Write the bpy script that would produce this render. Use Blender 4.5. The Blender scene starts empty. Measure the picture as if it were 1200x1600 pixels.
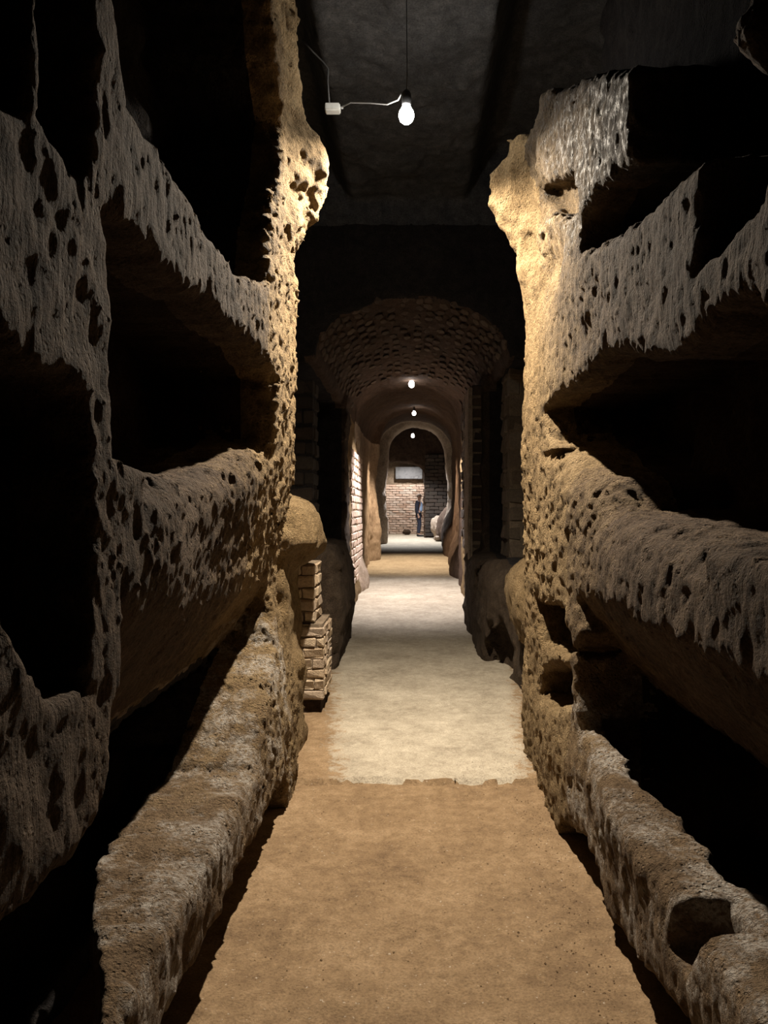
import bpy, bmesh, math, random
import numpy as np
from mathutils import Vector, Matrix

# ------------------------------------------------------------------ camera, world, exposure
C = bpy.context.scene.collection
cam_d = bpy.data.cameras.new('camera')
cam = bpy.data.objects.new('camera', cam_d); C.objects.link(cam)
cam_d.sensor_fit = 'VERTICAL'; cam_d.sensor_height = 36.0; cam_d.lens = 36.0 * 1200 / 1600
cam_d.shift_x = -40 / 1600.0
cam_d.clip_start = 0.05; cam_d.clip_end = 200
CH = 1.5
cam.location = (0, 0, CH); cam.rotation_euler = (math.pi / 2, 0, 0)
bpy.context.scene.camera = cam
world = bpy.data.worlds.new('world'); bpy.context.scene.world = world
world.use_nodes = True
world.node_tree.nodes['Background'].inputs[0].default_value = (0.10, 0.11, 0.14, 1)
world.node_tree.nodes['Background'].inputs[1].default_value = 0.0
vs = bpy.context.scene.view_settings
vs.view_transform = 'Standard'; vs.look = 'None'; vs.gamma = 1.0; vs.use_curve_mapping = False
vs.exposure = 0.0

# photograph pixel (1200x1600) -> place
def at(px, py, D):
    return Vector(((px - 640) / 1200 * D, D, CH + (800 - py) / 1200 * D))
def floor_z(y):
    y = np.asarray(y, dtype=float)
    return np.where(y < 4.235, 0.0, 0.03 + 0.0164 * (y - 4.235))

# ------------------------------------------------------------------ lamps (used by the lamp builder below)
LAMPS = [  # px, py, depth, power, colour, tilt towards the camera (deg), cone
    (635, 176, 4.35, 1080, (1.0, 0.87, 0.70), 6, 148),
    (643, 599, 12.2, 1100, (1.0, 0.92, 0.91), 0, 100),
    (647, 645, 18.5, 1000, (1.0, 0.76, 0.52), 0, 95),
    (645, 680, 28.6, 1500, (0.93, 0.95, 1.0), 0, 120),
    (636, 703, 32.6, 500, (1.0, 0.93, 0.88), 0, 150),
]

# ------------------------------------------------------------------ helpers
rng = np.random.default_rng(7)
random.seed(5)
TAB = rng.random((64, 64, 64)).astype(np.float32) * 2 - 1
def vn(x, y, z):
    xi = np.floor(x).astype(np.int32); yi = np.floor(y).astype(np.int32); zi = np.floor(z).astype(np.int32)
    fx = (x - xi).astype(np.float32); fy = (y - yi).astype(np.float32); fz = (z - zi).astype(np.float32)
    fx = fx * fx * (3 - 2 * fx); fy = fy * fy * (3 - 2 * fy); fz = fz * fz * (3 - 2 * fz)
    x0 = xi & 63; x1 = (xi + 1) & 63; y0 = yi & 63; y1 = (yi + 1) & 63; z0 = zi & 63; z1 = (zi + 1) & 63
    a = TAB[x0, y0, z0] * (1 - fx) + TAB[x1, y0, z0] * fx
    b = TAB[x0, y1, z0] * (1 - fx) + TAB[x1, y1, z0] * fx
    c = TAB[x0, y0, z1] * (1 - fx) + TAB[x1, y0, z1] * fx
    d = TAB[x0, y1, z1] * (1 - fx) + TAB[x1, y1, z1] * fx
    a = a * (1 - fy) + b * fy; c = c * (1 - fy) + d * fy
    return a * (1 - fz) + c * fz
def fbm(x, y, z, o=3):
    r = 0; a = 1.0; f = 1.0
    for i in range(o):
        r = r + a * vn(x * f + 13.7 * i, y * f + 7.1 * i, z * f + 3.3 * i); a *= .5; f *= 2.03
    return r
def smax(a, b, k):
    h = np.clip(1 - np.abs(a - b) / k, 0, None)
    return np.maximum(a, b) + h * h * k * .25
def smin(a, b, k): return -smax(-a, -b, k)
def sstep(a, b, x):
    t = np.clip((x - a) / (b - a), 0, 1); return t * t * (3 - 2 * t)
def poly2(P, Y, Z):
    """signed distance to a polygon (negative inside)"""
    d = np.full(Y.shape, 1e9); ins = np.zeros(Y.shape, bool); n = len(P)
    for i in range(n):
        ay, az = P[i]; by, bz = P[(i + 1) % n]
        ey, ez = by - ay, bz - az
        wy, wz = Y - ay, Z - az
        t = np.clip((wy * ey + wz * ez) / (ey * ey + ez * ez + 1e-12), 0, 1)
        d = np.minimum(d, (wy - ey * t) ** 2 + (wz - ez * t) ** 2)
        c = ((az > Z) != (bz > Z))
        with np.errstate(divide='ignore', invalid='ignore'):
            c &= (Y < ey * (Z - az) / (ez if abs(ez) > 1e-9 else 1e-9) + ay)
        ins ^= c
    d = np.sqrt(d)
    return np.where(ins, -d, d)
def nets(F, xs, ys, zs):
    """naive surface nets on a rectilinear grid; F<0 is solid"""
    S = F < 0
    nx, ny, nz = F.shape
    cnt = np.zeros((nx - 1, ny - 1, nz - 1), np.int8)
    for a in (0, 1):
        for b in (0, 1):
            for c in (0, 1):
                cnt += S[a:nx - 1 + a, b:ny - 1 + b, c:nz - 1 + c]
    act = (cnt > 0) & (cnt < 8)
    I, J, K = np.nonzero(act)
    n = len(I)
    pos = np.zeros((n, 3)); num = np.zeros(n)
    cs = [(a, b, c) for a in (0, 1) for b in (0, 1) for c in (0, 1)]
    val = {c: F[I + c[0], J + c[1], K + c[2]].astype(np.float64) for c in cs}
    for c in cs:
        for ax in range(3):
            if c[ax] == 0:
                d = list(c); d[ax] = 1; d = tuple(d)
                va, vb = val[c], val[d]
                m = (va < 0) != (vb < 0)
                t = np.where(m, va / np.where(m, va - vb, 1), 0)
                for q in range(3):
                    pos[:, q] += np.where(m, c[q] + (t if q == ax else 0), 0)
                num += m
    pos /= num[:, None]
    X = np.interp(I + pos[:, 0], np.arange(nx), xs)
    Y = np.interp(J + pos[:, 1], np.arange(ny), ys)
    Z = np.interp(K + pos[:, 2], np.arange(nz), zs)
    V = np.stack([X, Y, Z], 1)
    ID = np.full(act.shape, -1, np.int32); ID[I, J, K] = np.arange(n)
    quads = []
    # x edges
    e = S[:-1] != S[1:]; i, j, k = np.nonzero(e[:, 1:-1, 1:-1]); j += 1; k += 1
    fl = S[i, j, k]
    q = np.stack([ID[i, j - 1, k - 1], ID[i, j, k - 1], ID[i, j, k], ID[i, j - 1, k]], 1)
    quads.append(np.where(fl[:, None], q, q[:, ::-1]))
    e = S[:, :-1] != S[:, 1:]; i, j, k = np.nonzero(e[1:-1, :, 1:-1]); i += 1; k += 1
    fl = S[i, j, k]
    q = np.stack([ID[i - 1, j, k - 1], ID[i - 1, j, k], ID[i, j, k], ID[i, j, k - 1]], 1)
    quads.append(np.where(fl[:, None], q, q[:, ::-1]))
    e = S[:, :, :-1] != S[:, :, 1:]; i, j, k = np.nonzero(e[1:-1, 1:-1, :]); i += 1; j += 1
    fl = S[i, j, k]
    q = np.stack([ID[i - 1, j - 1, k], ID[i, j - 1, k], ID[i, j, k], ID[i - 1, j, k]], 1)
    quads.append(np.where(fl[:, None], q, q[:, ::-1]))
    Q = np.concatenate(quads)
    return V, Q
def drop_bits(V, Q, keep=400):
    """remove loose crumbs: label connected vertices by min-propagation"""
    lab = np.arange(len(V))
    for _ in range(400):
        m = lab[Q].min(1); new = lab.copy()
        for c in range(4): np.minimum.at(new, Q[:, c], m)
        new = new[new]
        if (new == lab).all(): break
        lab = new
    u, cnt = np.unique(lab, return_counts=True)
    big = np.zeros(len(V), bool); big[u[cnt >= keep]] = True
    return Q[big[lab[Q[:, 0]]]]
def link(name, me, parent=None):
    o = bpy.data.objects.new(name, me); C.objects.link(o)
    if parent is not None: o.parent = parent
    return o
def mesh_np(name, V, Q, mat, parent=None, smooth=True):
    used = np.unique(Q); remap = np.full(len(V), -1, np.int64); remap[used] = np.arange(len(used))
    V = V[used]; Q = remap[Q]
    me = bpy.data.meshes.new(name)
    me.vertices.add(len(V)); me.vertices.foreach_set('co', V.astype(np.float32).ravel())
    k = Q.shape[1]
    me.loops.add(len(Q) * k); me.loops.foreach_set('vertex_index', Q.astype(np.int32).ravel())
    me.polygons.add(len(Q))
    me.polygons.foreach_set('loop_start', np.arange(0, len(Q) * k, k, dtype=np.int32))
    me.polygons.foreach_set('loop_total', np.full(len(Q), k, dtype=np.int32))
    me.polygons.foreach_set('use_smooth', np.full(len(Q), smooth))
    me.update(calc_edges=True); me.validate()
    me.materials.append(mat)
    return link(name, me, parent)
def bm_obj(name, bm, mat, parent=None, smooth=False, loc=None):
    me = bpy.data.meshes.new(name); bm.to_mesh(me); bm.free()
    for p in me.polygons: p.use_smooth = smooth
    me.materials.append(mat)
    o = link(name, me, parent)
    if loc is not None: o.location = loc
    return o
def empty(name, loc, label, cat, group=None):
    o = bpy.data.objects.new(name, None); C.objects.link(o); o.location = loc
    return tag(o, label, cat, group)
def tag(o, label, cat, group=None):
    o['label'] = label; o['category'] = cat
    if group: o['group'] = group
    return o
def struct(o): o['kind'] = 'structure'; return o
def tube(pts, rad, seg=8):
    bm = bmesh.new(); rings = []
    P = [Vector(p) for p in pts]
    for i, p in enumerate(P):
        t = (P[min(i + 1, len(P) - 1)] - P[max(i - 1, 0)]).normalized()
        u = t.orthogonal().normalized(); w = t.cross(u)
        r = rad[i] if isinstance(rad, (list, tuple)) else rad
        rings.append([bm.verts.new(p + r * (math.cos(a) * u + math.sin(a) * w)) for a in [2 * math.pi * s / seg for s in range(seg)]])
    for a, b in zip(rings, rings[1:]):
        for s in range(seg): bm.faces.new((a[s], a[(s + 1) % seg], b[(s + 1) % seg], b[s]))
    bm.faces.new(rings[0][::-1]); bm.faces.new(rings[-1])
    return bm
def lathe(prof, seg=16):
    bm = bmesh.new(); rings = []
    for r, z in prof:
        rings.append([bm.verts.new((max(r, 1e-4) * math.cos(2 * math.pi * s / seg), max(r, 1e-4) * math.sin(2 * math.pi * s / seg), z)) for s in range(seg)])
    for a, b in zip(rings, rings[1:]):
        for s in range(seg): bm.faces.new((a[s], a[(s + 1) % seg], b[(s + 1) % seg], b[s]))
    bm.faces.new(rings[0][::-1]); bm.faces.new(rings[-1])
    bmesh.ops.recalc_face_normals(bm, faces=bm.faces)
    return bm

# ------------------------------------------------------------------ materials
def new_mat(name):
    m = bpy.data.materials.new(name); m.use_nodes = True
    nt = m.node_tree; return m, nt, nt.nodes['Principled BSDF']
def N(nt, t, **kw):
    n = nt.nodes.new(t)
    for k, v in kw.items(): setattr(n, k, v)
    return n
def ramp(nt, src, stops):
    r = N(nt, 'ShaderNodeValToRGB'); e = r.color_ramp.elements
    while len(e) < len(stops): e.new(.5)
    for x, (p, c) in zip(e, stops):
        x.position = p; x.color = c if len(c) == 4 else (*c, 1)
    nt.links.new(src, r.inputs[0]); return r.outputs[0]
def mixc(nt, fac, a, b, mode='MIX'):
    m = N(nt, 'ShaderNodeMix', data_type='RGBA', blend_type=mode)
    for s, v in ((m.inputs[0], fac), (m.inputs[6], a), (m.inputs[7], b)):
        if hasattr(v, 'links') or hasattr(v, 'is_linked'): nt.links.new(v, s)
        else: s.default_value = v if not isinstance(v, tuple) else (*v[:3], 1)
    return m.outputs[2]
def noise(nt, vec, sc, det=4, rough=.6, scale_vec=None, w=0):
    if scale_vec:
        mp = N(nt, 'ShaderNodeMapping'); mp.inputs['Scale'].default_value = scale_vec
        nt.links.new(vec, mp.inputs[0]); vec = mp.outputs[0]
    n = N(nt, 'ShaderNodeTexNoise'); n.inputs['Scale'].default_value = sc
    n.inputs['Detail'].default_value = det; n.inputs['Roughness'].default_value = rough
    nt.links.new(vec, n.inputs['Vector']); return n.outputs['Fac']
def math_(nt, op, a, b=None, clamp=False):
    m = N(nt, 'ShaderNodeMath', operation=op, use_clamp=clamp)
    for s, v in zip(m.inputs, (a, b)):
        if v is None: continue
        if isinstance(v, (int, float)): s.default_value = v
        else: nt.links.new(v, s)
    return m.outputs[0]
def world_pos(nt):
    return N(nt, 'ShaderNodeNewGeometry').outputs['Position']
def rock_mat(name, dark, mid, light, pale=None, pale_amt=0.0, rough=.92, bump=1.0, streak=.5, wet=0, pits=.5, zone=False):
    m, nt, b = new_mat(name); P = world_pos(nt)
    big = noise(nt, P, 2.2, 5, .65); med = noise(nt, P, 14, 5, .7); fine = noise(nt, P, 85, 4, .75)
    st = noise(nt, P, 1.0, 5, .65, (50, 85, 8))
    v = math_(nt, 'ADD', math_(nt, 'MULTIPLY', big, .45), math_(nt, 'MULTIPLY', med, .55))
    col = ramp(nt, v, [(.30, dark), (.50, mid), (.70, light)])
    if zone:      # yellower towards the two piers, and lighter: lamp falloff put into the colour
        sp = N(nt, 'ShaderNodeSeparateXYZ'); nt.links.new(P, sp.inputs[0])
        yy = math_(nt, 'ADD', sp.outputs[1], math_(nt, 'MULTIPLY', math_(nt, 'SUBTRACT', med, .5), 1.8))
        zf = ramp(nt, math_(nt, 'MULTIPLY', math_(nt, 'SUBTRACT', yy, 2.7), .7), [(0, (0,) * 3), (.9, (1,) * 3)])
        zf = math_(nt, 'MULTIPLY', zf, ramp(nt, math_(nt, 'MULTIPLY', sp.outputs[2], .25), [(.73, (1,) * 3), (.88, (.25,) * 3)]))  # fades higher up: weaker lamp light put into the colour
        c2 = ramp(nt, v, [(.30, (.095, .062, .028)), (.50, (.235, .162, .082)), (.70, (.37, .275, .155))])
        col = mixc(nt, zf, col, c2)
    col = mixc(nt, .75, col, ramp(nt, fine, [(.30, (.30, .28, .26)), (.46, (.85, .84, .82)), (.66, (1.4, 1.36, 1.3))]), 'MULTIPLY')
    if pale:
        pf = noise(nt, P, 5.5, 6, .7)
        pf = ramp(nt, pf, [(.62 - .2 * pale_amt, (0, 0, 0)), (.74 - .2 * pale_amt, (1, 1, 1))])
        f2 = ramp(nt, noise(nt, P, 60, 3, .7), [(.35, (0, 0, 0)), (.6, (1, 1, 1))])
        col = mixc(nt, math_(nt, 'MULTIPLY', math_(nt, 'MULTIPLY', pf, f2), .8), col, pale)
    nt.links.new(col, b.inputs['Base Color'])
    b.inputs['Roughness'].default_value = rough
    b.inputs['Specular IOR Level'].default_value = .2 + wet * .6
    if wet:
        nt.links.new(ramp(nt, noise(nt, P, 30, 3, .6), [(.35, (.55,) * 3), (.55, (.95,) * 3)]), b.inputs['Roughness'])
    vo = N(nt, 'ShaderNodeTexVoronoi'); vo.inputs['Scale'].default_value = 55; nt.links.new(P, vo.inputs['Vector'])
    vd = ramp(nt, vo.outputs['Distance'], [(.05, (0,) * 3), (.32, (1,) * 3)])
    vm = ramp(nt, noise(nt, P, 9, 2, .5), [(.45, (1,) * 3), (.62, (0,) * 3)])
    pit = math_(nt, 'MAXIMUM', vd, vm)
    h = math_(nt, 'ADD', math_(nt, 'MULTIPLY', fine, .8), math_(nt, 'MULTIPLY', pit, pits * 1.3))
    h = math_(nt, 'ADD', h, math_(nt, 'MULTIPLY', med, .9))
    h = math_(nt, 'ADD', h, math_(nt, 'MULTIPLY', st, streak * 1.6))
    h = math_(nt, 'ADD', h, math_(nt, 'MULTIPLY', noise(nt, P, 240, 2, .6), .18))
    bp = N(nt, 'ShaderNodeBump'); bp.inputs['Strength'].default_value = min(1, bump); bp.inputs['Distance'].default_value = .032 * bump
    nt.links.new(h, bp.inputs['Height']); nt.links.new(bp.outputs[0], b.inputs['Normal'])
    return m
M = {}
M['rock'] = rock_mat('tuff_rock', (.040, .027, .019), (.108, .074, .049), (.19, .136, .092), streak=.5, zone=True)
M['rockdark'] = rock_mat('brown_rock', (.03, .021, .014), (.075, .053, .036), (.13, .096, .068), streak=.1)
M['pier'] = rock_mat('yellow_tuff', (.10, .066, .032), (.27, .19, .10), (.44, .33, .19), streak=.2, zone=True)  # lighter copy of the tuff, lamp brightness put into the colour
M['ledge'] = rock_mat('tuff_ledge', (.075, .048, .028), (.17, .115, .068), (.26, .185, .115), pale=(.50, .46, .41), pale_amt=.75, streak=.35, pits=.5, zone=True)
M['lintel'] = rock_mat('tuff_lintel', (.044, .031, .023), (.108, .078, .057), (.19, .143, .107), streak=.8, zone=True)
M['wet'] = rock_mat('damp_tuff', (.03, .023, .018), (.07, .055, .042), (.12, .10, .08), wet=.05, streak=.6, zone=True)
M['nicherock'] = rock_mat('niche_rock', (.018, .011, .007), (.045, .027, .017), (.085, .055, .034), streak=.1)  # darker copy of the tuff, niche shade put into the colour
M['soot'] = rock_mat('sooty_rock', (.012, .011, .012), (.030, .026, .026), (.055, .048, .045), streak=.1)  # darkest tuff: shade of niches and side recesses put into the colour
M['ceil'] = rock_mat('ceiling_rock', (.03, .031, .034), (.065, .066, .070), (.12, .12, .123), streak=0, pits=.1, bump=.6)
M['vault'] = rock_mat('vault_rock', (.05, .032, .024), (.11, .072, .052), (.19, .13, .095), streak=.1)
M['plaster'] = rock_mat('old_plaster', (.16, .12, .09), (.34, .27, .21), (.52, .45, .37), streak=.7, bump=.6)
M['mortar'] = rock_mat('mortar', (.10, .075, .05), (.20, .155, .11), (.30, .24, .18), streak=0, bump=.6)

def brick_mat(name, cols, rough=.9):
    m, nt, b = new_mat(name); P = world_pos(nt)
    oi = N(nt, 'ShaderNodeObjectInfo')
    base = ramp(nt, oi.outputs['Random'], [(i / max(1, len(cols) - 1), c) for i, c in enumerate(cols)])
    f = noise(nt, P, 40, 4, .7)
    col = mixc(nt, .7, base, ramp(nt, f, [(.25, (.5, .48, .46)), (.7, (1.3, 1.28, 1.25))]), 'MULTIPLY')
    nt.links.new(col, b.inputs['Base Color']); b.inputs['Roughness'].default_value = rough
    bp = N(nt, 'ShaderNodeBump'); bp.inputs['Distance'].default_value = .008
    nt.links.new(math_(nt, 'ADD', f, noise(nt, P, 150, 2, .6)), bp.inputs['Height']); nt.links.new(bp.outputs[0], b.inputs['Normal'])
    return m
M['brick'] = brick_mat('pale_brick', [(.40, .30, .20), (.50, .40, .28), (.34, .25, .17), (.46, .38, .30)])
M['brick_pink'] = brick_mat('pinkish_brick', [(.55, .42, .33), (.62, .50, .42), (.48, .34, .26), (.60, .52, .45)])
M['brick_dark'] = brick_mat('dark_brick', [(.055, .036, .024), (.085, .057, .038), (.04, .028, .02), (.12, .09, .062)])
M['vstone'] = brick_mat('vault_stone', [(.10, .065, .045), (.14, .095, .066), (.075, .05, .036), (.17, .125, .09)])

def plain(name, col, rough=.6, metal=0, emit=None, es=0):
    m, nt, b = new_mat(name)
    P = world_pos(nt); f = noise(nt, P, 35, 3, .6)
    c = mixc(nt, .5, (*col, 1), ramp(nt, f, [(.3, (.75,) * 3), (.7, (1.15,) * 3)]), 'MULTIPLY')
    nt.links.new(c, b.inputs['Base Color'])
    b.inputs['Roughness'].default_value = rough; b.inputs['Metallic'].default_value = metal
    if emit: b.inputs['Emission Color'].default_value = (*emit, 1); b.inputs['Emission Strength'].default_value = es
    return m
M['bulb'] = plain('bulb_glass', (1, .95, .85), .3, 0, (1, .95, .86), 260)
M['bulb_far'] = plain('far_bulb_glass', (1, .95, .9), .3, 0, (1, .96, .92), 30)
M['sootbrick'] = brick_mat('sooty_brick', [(.028, .019, .013), (.042, .028, .019), (.02, .014, .01), (.05, .037, .026)])  # brick with the shade of recess and door wall put into its colour
M['dimstone'] = brick_mat('dim_stone', [(.13, .095, .065), (.18, .14, .10), (.10, .075, .05), (.22, .18, .135)])
M['socket'] = plain('lamp_socket', (.03, .03, .032), .5)
M['cable'] = plain('grey_cable', (.20, .20, .20), .5)
M['whitebox'] = plain('white_plastic', (.5, .5, .48), .45)
M['skin'] = plain('skin', (.45, .26, .18), .5)
M['hair'] = plain('grey_hair', (.30, .24, .20), .7)
M['navy'] = plain('navy_cloth', (.012, .014, .028), .8)
M['blueshirt'] = plain('pale_blue_cloth', (.42, .56, .78), .8)
M['shoe'] = plain('black_leather', (.01, .01, .01), .5)

def marble_mat():
    m, nt, b = new_mat('grey_marble'); P = world_pos(nt)
    w = noise(nt, P, 2.5, 8, .75)
    nt.links.new(ramp(nt, w, [(.35, (.09, .095, .10)), (.5, (.15, .155, .16)), (.56, (.08, .083, .09)), (.62, (.17, .172, .175))]), b.inputs['Base Color'])
    b.inputs['Roughness'].default_value = .5
    return m
M['marble'] = marble_mat()

def floor_mat():
    m, nt, b = new_mat('trodden_floor'); P = world_pos(nt)
    sp = N(nt, 'ShaderNodeSeparateXYZ'); nt.links.new(P, sp.inputs[0])
    big = noise(nt, P, 2.6, 5, .65); med = noise(nt, P, 16, 5, .72); fine = noise(nt, P, 110, 3, .7)
    v = math_(nt, 'ADD', math_(nt, 'MULTIPLY', big, .5), math_(nt, 'MULTIPLY', med, .5))
    earth = ramp(nt, v, [(.30, (.115, .07, .036)), (.5, (.22, .145, .078)), (.68, (.33, .23, .135))])
    conc = ramp(nt, v, [(.33, (.25, .21, .155)), (.5, (.40, .35, .27)), (.66, (.54, .48, .38))])
    # the pale screed starts at the low step and is worn back to earth along the walls
    ye = math_(nt, 'ADD', sp.outputs[1], math_(nt, 'MULTIPLY', noise(nt, P, 6, 3, .5), .06))
    f = math_(nt, 'GREATER_THAN', ye, 4.262)
    xa = math_(nt, 'ABSOLUTE', math_(nt, 'SUBTRACT', sp.outputs[0], .12))
    xa = math_(nt, 'ADD', xa, math_(nt, 'MULTIPLY', math_(nt, 'SUBTRACT', med, .5), .55))
    side = ramp(nt, math_(nt, 'ADD', xa, math_(nt, 'MULTIPLY', sp.outputs[1], -.11)), [(0.0, (1,) * 3), (.10, (0,) * 3)])
    col = mixc(nt, math_(nt, 'MULTIPLY', f, side), earth, conc)
    col = mixc(nt, .6, col, ramp(nt, fine, [(.30, (.45, .42, .40)), (.48, (.92, .91, .9)), (.68, (1.3, 1.3, 1.28))]), 'MULTIPLY')
    sk = ramp(nt, noise(nt, P, 70, 2, .5), [(.70, (0,) * 3), (.74, (1,) * 3)])
    col = mixc(nt, math_(nt, 'MULTIPLY', sk, .45), col, (.62, .55, .45))
    nt.links.new(col, b.inputs['Base Color']); b.inputs['Roughness'].default_value = .88
    b.inputs['Specular IOR Level'].default_value = .3
    h = math_(nt, 'ADD', math_(nt, 'MULTIPLY', med, .8), math_(nt, 'MULTIPLY', fine, .5))
    bp = N(nt, 'ShaderNodeBump'); bp.inputs['Distance'].default_value = .012; bp.inputs['Strength'].default_value = .8
    nt.links.new(h, bp.inputs['Height']); nt.links.new(bp.outputs[0], b.inputs['Normal'])
    return m
M['floor'] = floor_mat()

# ------------------------------------------------------------------ near walls with burial niches
def log_ys(a, b, f):
    out = [a]
    while out[-1] < b: out.append(out[-1] + max(.008, f * out[-1]))
    return np.array(out)
def near_wall(side):
    X0 = .60 if side < 0 else .69
    def pw(px, py):                      # pixel on the wall plane -> (y, z)
        D = 1200 * X0 / (side * (px - 640)); return (D, CH + (800 - py) * D / 1200)
    PP = lambda L: [pw(*p) for p in L]
    ss = np.arange(-.30, 1.0, .0145); ys = log_ys(.85, 4.95, .0052); zs = np.arange(-.06, 4.75, .0145)
    Y2, Z2 = np.meshgrid(ys, zs, indexing='ij')
    n2 = fbm(Y2 * 5, Z2 * 5, Y2 * 0 + side * 3.3, 4)
    fine2 = fbm(Y2 * 22, Z2 * 14, Y2 * 0 + side, 3)
    S = ss[:, None, None].astype(np.float32); Y = ys[None, :, None].astype(np.float32); Z = zs[None, None, :].astype(np.float32)
    jag = (.011 * n2 + .008 * fine2)
    if side < 0:
        polys = {
         'top_far': PP([(190, -1500), (190, 0), (204, 109), (214, 157), (252, 223), (295, 285), (333, 352), (380, 425), (425, 440), (430, 370), (444, 290), (452, 190), (440, 85), (436, 0), (430, -350)]),
         'mid_far': PP([(180, 330), (192, 475), (197, 594), (197, 722), (240, 728), (285, 742), (330, 744), (390, 730), (434, 690), (434, 594), (412, 548), (366, 510), (337, 470), (290, 442), (257, 404), (219, 352)]),
         'top_near': PP([(76, 119), (78, 166), (100, 200), (112, 247), (142, 268), (157, 237), (157, 95), (154, -1500), (76, -1500)]),
         'top_nearer': PP([(-300, 60), (0, 147), (28, 161), (55, 171), (62, 119), (64, -1500), (-300, -1500)]),
         'mid_near': PP([(-300, 300), (0, 480), (40, 530), (80, 565), (155, 612), (160, 700), (162, 850), (155, 1000), (152, 1080), (90, 1095), (60, 1060), (32, 1000), (28, 940), (0, 905), (-300, 860)]),
        }
        low = [(1.66, .46), (3.1, .46), (3.35, .60), (3.6, .72), (3.9, .84), (4.0, 1.0), (3.9, 1.22), (3.5, 1.33), (1.69, 1.33), (1.62, 1.0), (1.55, .86), (.5, .86), (.5, .46)]
        w = .010 * fbm(Y2 * 1.6, Z2 * 1.6, Y2 * 0 + 5, 3) + .02
        w = w + .10 * np.exp(-((Z2 - 1.15) / .40) ** 2) * sstep(1.9, 2.7, Y2)
        w = w - .01 * np.exp(-((Z2 - .40) / .15) ** 2)
        w = w - .17 * np.exp(-(((Y2 - 4.20) / .15) ** 2 + ((Z2 - 3.36) / .26) ** 2)) + .04 * fbm(Y2 * 6, Z2 * 5, Y2 * 0 + 21, 4) * sstep(2.7, 3.1, Z2) * sstep(3.6, 4.1, Y2)   # corbel
    else:
        polys = {
         'top_far': PP([(905, 398), (945, 372), (1000, 340), (1048, 288), (1095, 248), (1088, 425), (1115, 400), (1145, 350), (1200, 260), (1500, 60), (1500, -3500), (960, -600), (985, 120), (980, 250), (940, 290), (925, 300), (905, 345)]),
         'chunk_top': PP([(806, 195), (814, 222), (832, 212), (846, 150), (900, 122), (1000, 100), (1000, -600), (798, -600), (798, 165)]),
         'hollow': PP([(838, 312), (834, 294), (862, 284), (893, 270), (902, 325), (880, 344), (852, 334)]),
         'mid_far': PP([(846, 640), (870, 618), (905, 585), (930, 556), (990, 556), (1040, 556), (1085, 532), (1110, 482), (1175, 466), (1200, 495), (1500, 480)]) +
                    [(.9, 1.40), (1.6, 1.40), (2.2, 1.44), (2.8, 1.49), (3.0, 1.51)] + PP([(905, 750), (880, 722), (852, 690)]),
         'hole_up': PP([(832, 935), (870, 950), (893, 1018), (868, 1024), (838, 1002)]),
         'hole_low': PP([(840, 1046), (868, 1036), (888, 1058), (882, 1098), (852, 1106), (838, 1085)]),
        }
        low = [(.5, .49), (2.6, .49), (3.0, .54), (3.22, .60), (3.28, .8), (3.22, 1.0), (3.30, 1.12), (2.9, 1.16), (.5, 1.13)]
        w = .015 * fbm(Y2 * 1.6, Z2 * 1.6, Y2 * 0 + 15, 3) + .01
        w = w - .01 * np.exp(-((Z2 - .38) / .15) ** 2)
        w = w + .10 * np.exp(-(((Y2 - 3.95) / .35) ** 2 + ((Z2 - 2.75) / .16) ** 2))         # scooped brown patch
        w = w - .22 * np.exp(-(((Y2 - 4.58) / .17) ** 2 + ((Z2 - 3.42) / .34) ** 2)) + .05 * fbm(Y2 * 5, Z2 * 4.2, Y2 * 0 + 31, 4) * sstep(2.7, 3.1, Z2) * sstep(3.6, 4.2, Y2)
        c4 = poly2(PP([(1048, 1400), (1085, 1404), (1086, 1470), (1070, 1525), (1045, 1480)]), Y2, Z2)
        w = w + .14 * sstep(.01, -.02, c4)
    d = {k: poly2(p, Y2, Z2) + jag for k, p in polys.items()}
    du = None
    for k, v in d.items(): du = v if du is None else np.minimum(du, v)
    f = (w[None].astype(np.float32) - S)
    deep = .62 + .06 * n2
    if side > 0:
        deep = np.where(np.minimum(d['hole_up'], d['hole_low']) < .02, .30, deep)
        deep = np.where(d['hollow'] < .02, .14, deep); deep = np.where(d['chunk_top'] < .02, .5, deep)
    nn = np.maximum(du[None].astype(np.float32), S - deep[None].astype(np.float32))
    # floors of the middle niches run back with a slight fall
    k = np.where((Z2 > 1.2) & (Z2 < 1.8) & (Y2 > 1.8), .17, np.where(Y2 < 1.8, .03, .05))
    nn = np.maximum(nn, (-.10 - S).astype(np.float32))
    f = smax(f, -nn, k[None].astype(np.float32))
    # low niche: roof slopes down into the rock, floor has a trough behind a ledge
    dl = poly2(low, Y2, Z2) + jag
    d['low'] = dl
    zt = (1.34 if side < 0 else 1.17)
    roof = (Z - (zt - (1.42 if side < 0 else 1.15) * np.clip(S, 0, .40 if side < 0 else .38) + .02 * n2[None])) * .66
    nl = np.maximum(np.maximum(dl[None].astype(np.float32), S - .8), roof).astype(np.float32)
    f = smax(f, -nl, np.float32(.06))
    yb = np.array([.8, 1.5, 2.07, 2.35, 2.66, 3.0, 3.22, 3.45, 3.75, 4.1])
    sb = np.array([.24, .30, .33, .35, .37, .39, .38, .38, .35, .27]) if side < 0 else np.array([.26, .25, .22, .21, .19, .165, .15, .14, .14, .1])
    sbk = np.interp(ys, yb, sb) + .03 * fbm(ys * 9, ys * 0, ys * 0 + side, 3)
    tr = np.maximum(np.maximum(sbk[None, :, None] - S, Z - (.5 if side < 0 else .62)), np.maximum(.08 - Z, S - .8))
    tr = np.maximum(tr, Y - (3.75 if side < 0 else 3.3)).astype(np.float32)
    f = smax(f, -tr, np.float32(.04))
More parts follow.
